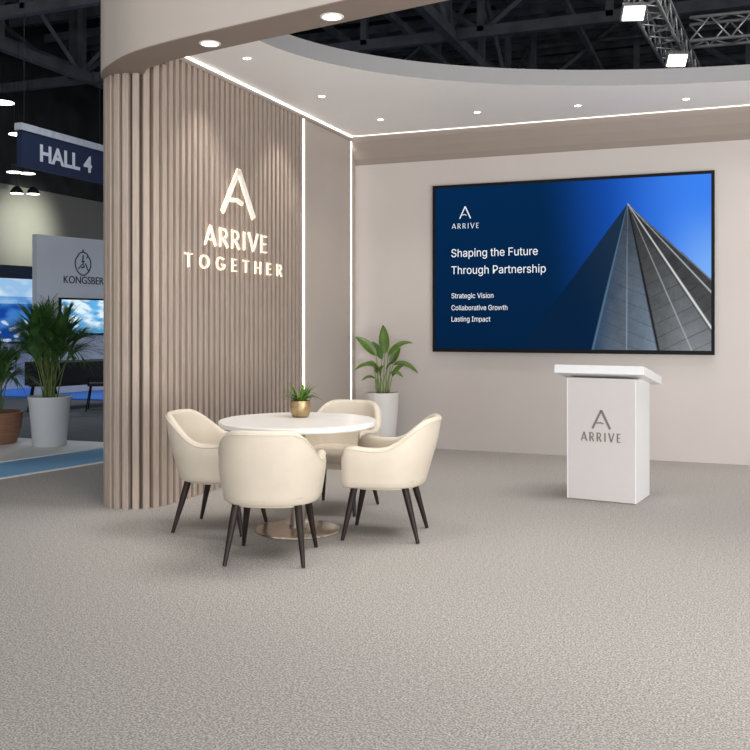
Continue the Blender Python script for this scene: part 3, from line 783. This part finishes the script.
def roof_truss(p0, p1, zb, zt, label, wd=.22, step=3.2):
    p0, p1 = Vector(p0), Vector(p1); d = p1-p0; L = d.length
    t = empty('roof_truss', (p0.x, p0.y, 0), atan2(d.y, d.x), label, 'roof truss', 'steel trusses under the hall roof')
    obj('bottom_chord', nbox(0, L, -wd/2, wd/2, zb-.14, zb+.14), 'beam', t)
    obj('top_chord', nbox(0, L, -wd/2, wd/2, zt-.12, zt+.12), 'beam', t)
    n = int(L/step); bm = bmesh.new()
    for i in range(n+1):
        x = L*i/n
        box(bm, x-.09, x+.09, -.09, .09, zb, zt)
        if i < n:
            a = Vector((x, 0, zb if i % 2 else zt)); b = Vector((x+L/n, 0, zt if i % 2 else zb))
            tube(bm, [a, b], .085, 4)
    obj('web', bm, 'beam', t)
for X_, lab in ((-18.5, 'steel roof truss running along the hall above the hanging sign'), (-6.9, 'steel roof truss seen at the left of the oval opening'), (4.6, 'steel roof truss seen at the right of the oval opening')):
    roof_truss((X_, 6, 0), (X_, 43, 0), 9.0, 11.5, lab)
for Y_, lab in ((17.6, 'nearest cross truss under the hall roof'), (23.3, 'second cross truss under the hall roof'), (30, 'third cross truss under the hall roof'), (37, 'farthest cross truss under the hall roof')):
    roof_truss((-22.5, Y_, 0), (20, Y_, 0), 9.05, 11.45, lab, .18)
# secondary beams along the hall, then purlins across
for i, X_ in enumerate((-21, -16, -13.6, -11.2, -9.1, -4.3, -2.0, .4, 2.6, 7.5)):
    b = obj('roof_beam', nbox(-.07, .07, 6, 43, -.1, .1), 'purlin'); b.location = (X_, 0, 10.2)
    tag(b, 'dark steel beam running lengthwise under the hall roof', 'beam', 'lengthwise roof beams')
pb = None
for i in range(44):
    if pb is None: pb = obj('purlin', nbox(-22, 20, -.05, .05, -.13, .13), 'purlin'); o = pb
    else: o = pb.copy(); COL.objects.link(o)
    o.location = (0, 8+i*.82, 11.2+.28*random.random())
    tag(o, 'thin dark purlin under the hall roof deck', 'purlin', 'purlins under the roof deck')
# service pipes and ducts
for i in range(14):
    a, b = ((-17.6, -8.0), (-5.9, 3.6))[i % 2]; rr = (.06, .10, .16)[i % 3]
    o = obj('service_pipe', tube(bmesh.new(), [(a, 0, 0), (b, 0, 0)], rr, 12), ('beam', 'purlin')[i % 2], None, True)
    o.location = (0, 11.2+i*2.03, 10.3+rr)
    tag(o, 'dark service pipe lying across the roof beams', 'pipe', 'service pipes under the hall roof')

def box_truss(p0, p1, s, label):
    p0, p1 = Vector(p0), Vector(p1); d = p1-p0; L = d.length
    t = empty('lighting_truss', p0, atan2(d.y, d.x), label, 'truss', 'silver lighting trusses')
    h = s/2; cs = [(-h, -h), (h, -h), (h, h), (-h, h)]
    for y, z in cs: obj('chord', tube(bmesh.new(), [(0, y, z), (L, y, z)], .025, 8), 'alu', t, True)
    bm = bmesh.new(); n = int(L/s*1.25)
    for k in range(4):
        a, b = cs[k], cs[(k+1) % 4]
        for i in range(n):
            x0, x1 = L*i/n, L*(i+1)/n
            q0, q1 = (a, b) if i % 2 else (b, a)
            tube(bm, [(x0, *q0), (x1, *q1)], .014, 5)
    obj('bracing', bm, 'alu', t, True)
box_truss((-1.22, 10.8, 5.80), (-.66, 18.5, 5.80), .36, 'silver box truss running away from us seen through the oval opening')
box_truss((-.62, 14.3, 5.76), (5.5, 14.6, 5.76), .34, 'silver box truss crossing to the right behind the oval opening')
M['flood'] = pmat('flood_panel', (.9, .9, .9), .5, emit=(1, .98, .92), estr=6)
for (x, y, z), lab in (((-1.20, 12.1, 5.43), 'square floodlight hanging nearest on the silver truss'), ((-.79, 14.15, 5.33), 'square floodlight hanging at the junction of the two silver trusses')):
    f = empty('floodlight', (x, y, z), .3, lab, 'floodlight', 'square floodlights on the silver truss')
    m = Matrix.Rotation(radians(-38), 4, 'X')
    obj('housing', box(bmesh.new(), -.15, .15, -.12, .12, .0, .06, mat=m), 'alu', f)
    obj('lens', box(bmesh.new(), -.13, .13, -.10, .10, -.008, -.001, mat=m), 'flood', f)
    obj('bracket', tube(bmesh.new(), [(0, 0, .05), (-.06, 0, (5.625-z)*.6), (-.10, 0, 5.625-z)], .012, 6), 'beam', f)
M['bay'] = pmat('bay_lens', (.9, .9, .9), .5, emit=(1, 1, .92), estr=5)
bays = [((-19.4, 20.5, 7.75), .32, 'bright high bay lamp at the upper left picture edge'), ((-17.4, 18.95, 6.40), .24, 'high bay lamp beside the left end of the hanging sign'),
        ((-18.96, 20.5, 5.74), .21, 'left lamp of the upper pair below the hanging sign'), ((-18.95, 21.0, 5.78), .21, 'right lamp of the upper pair below the hanging sign'),
        ((-21.6, 23.45, 5.66), .2, 'left lamp of the lower pair below the hanging sign'), ((-21.6, 24.2, 5.74), .2, 'right lamp of the lower pair below the hanging sign')]
for p, r, lab in bays:
    f = empty('high_bay_lamp', p, 0, lab, 'lamp', 'high bay lamps of the hall')
    obj('lens', lathe(bmesh.new(), [(0, -.03), (r, -.01), (r, 0)], 24), 'bay', f)
    obj('shade', lathe(bmesh.new(), [(r*1.05, 0), (r*.9, .1), (r*.4, .22), (0, .24)], 24), 'cloth', f, True)
    obj('hanger', tube(bmesh.new(), [(0, 0, .22), (0, 0, 11.89-p[2])], .005, 5), 'cloth', f)
light('hall_wall_wash', 'SPOT', (-19.9, 24.9, 5.2), 480, (1, 1, .85), (0, radians(78), 0), spot_size=radians(80), spot_blend=1, shadow_soft_size=.3)
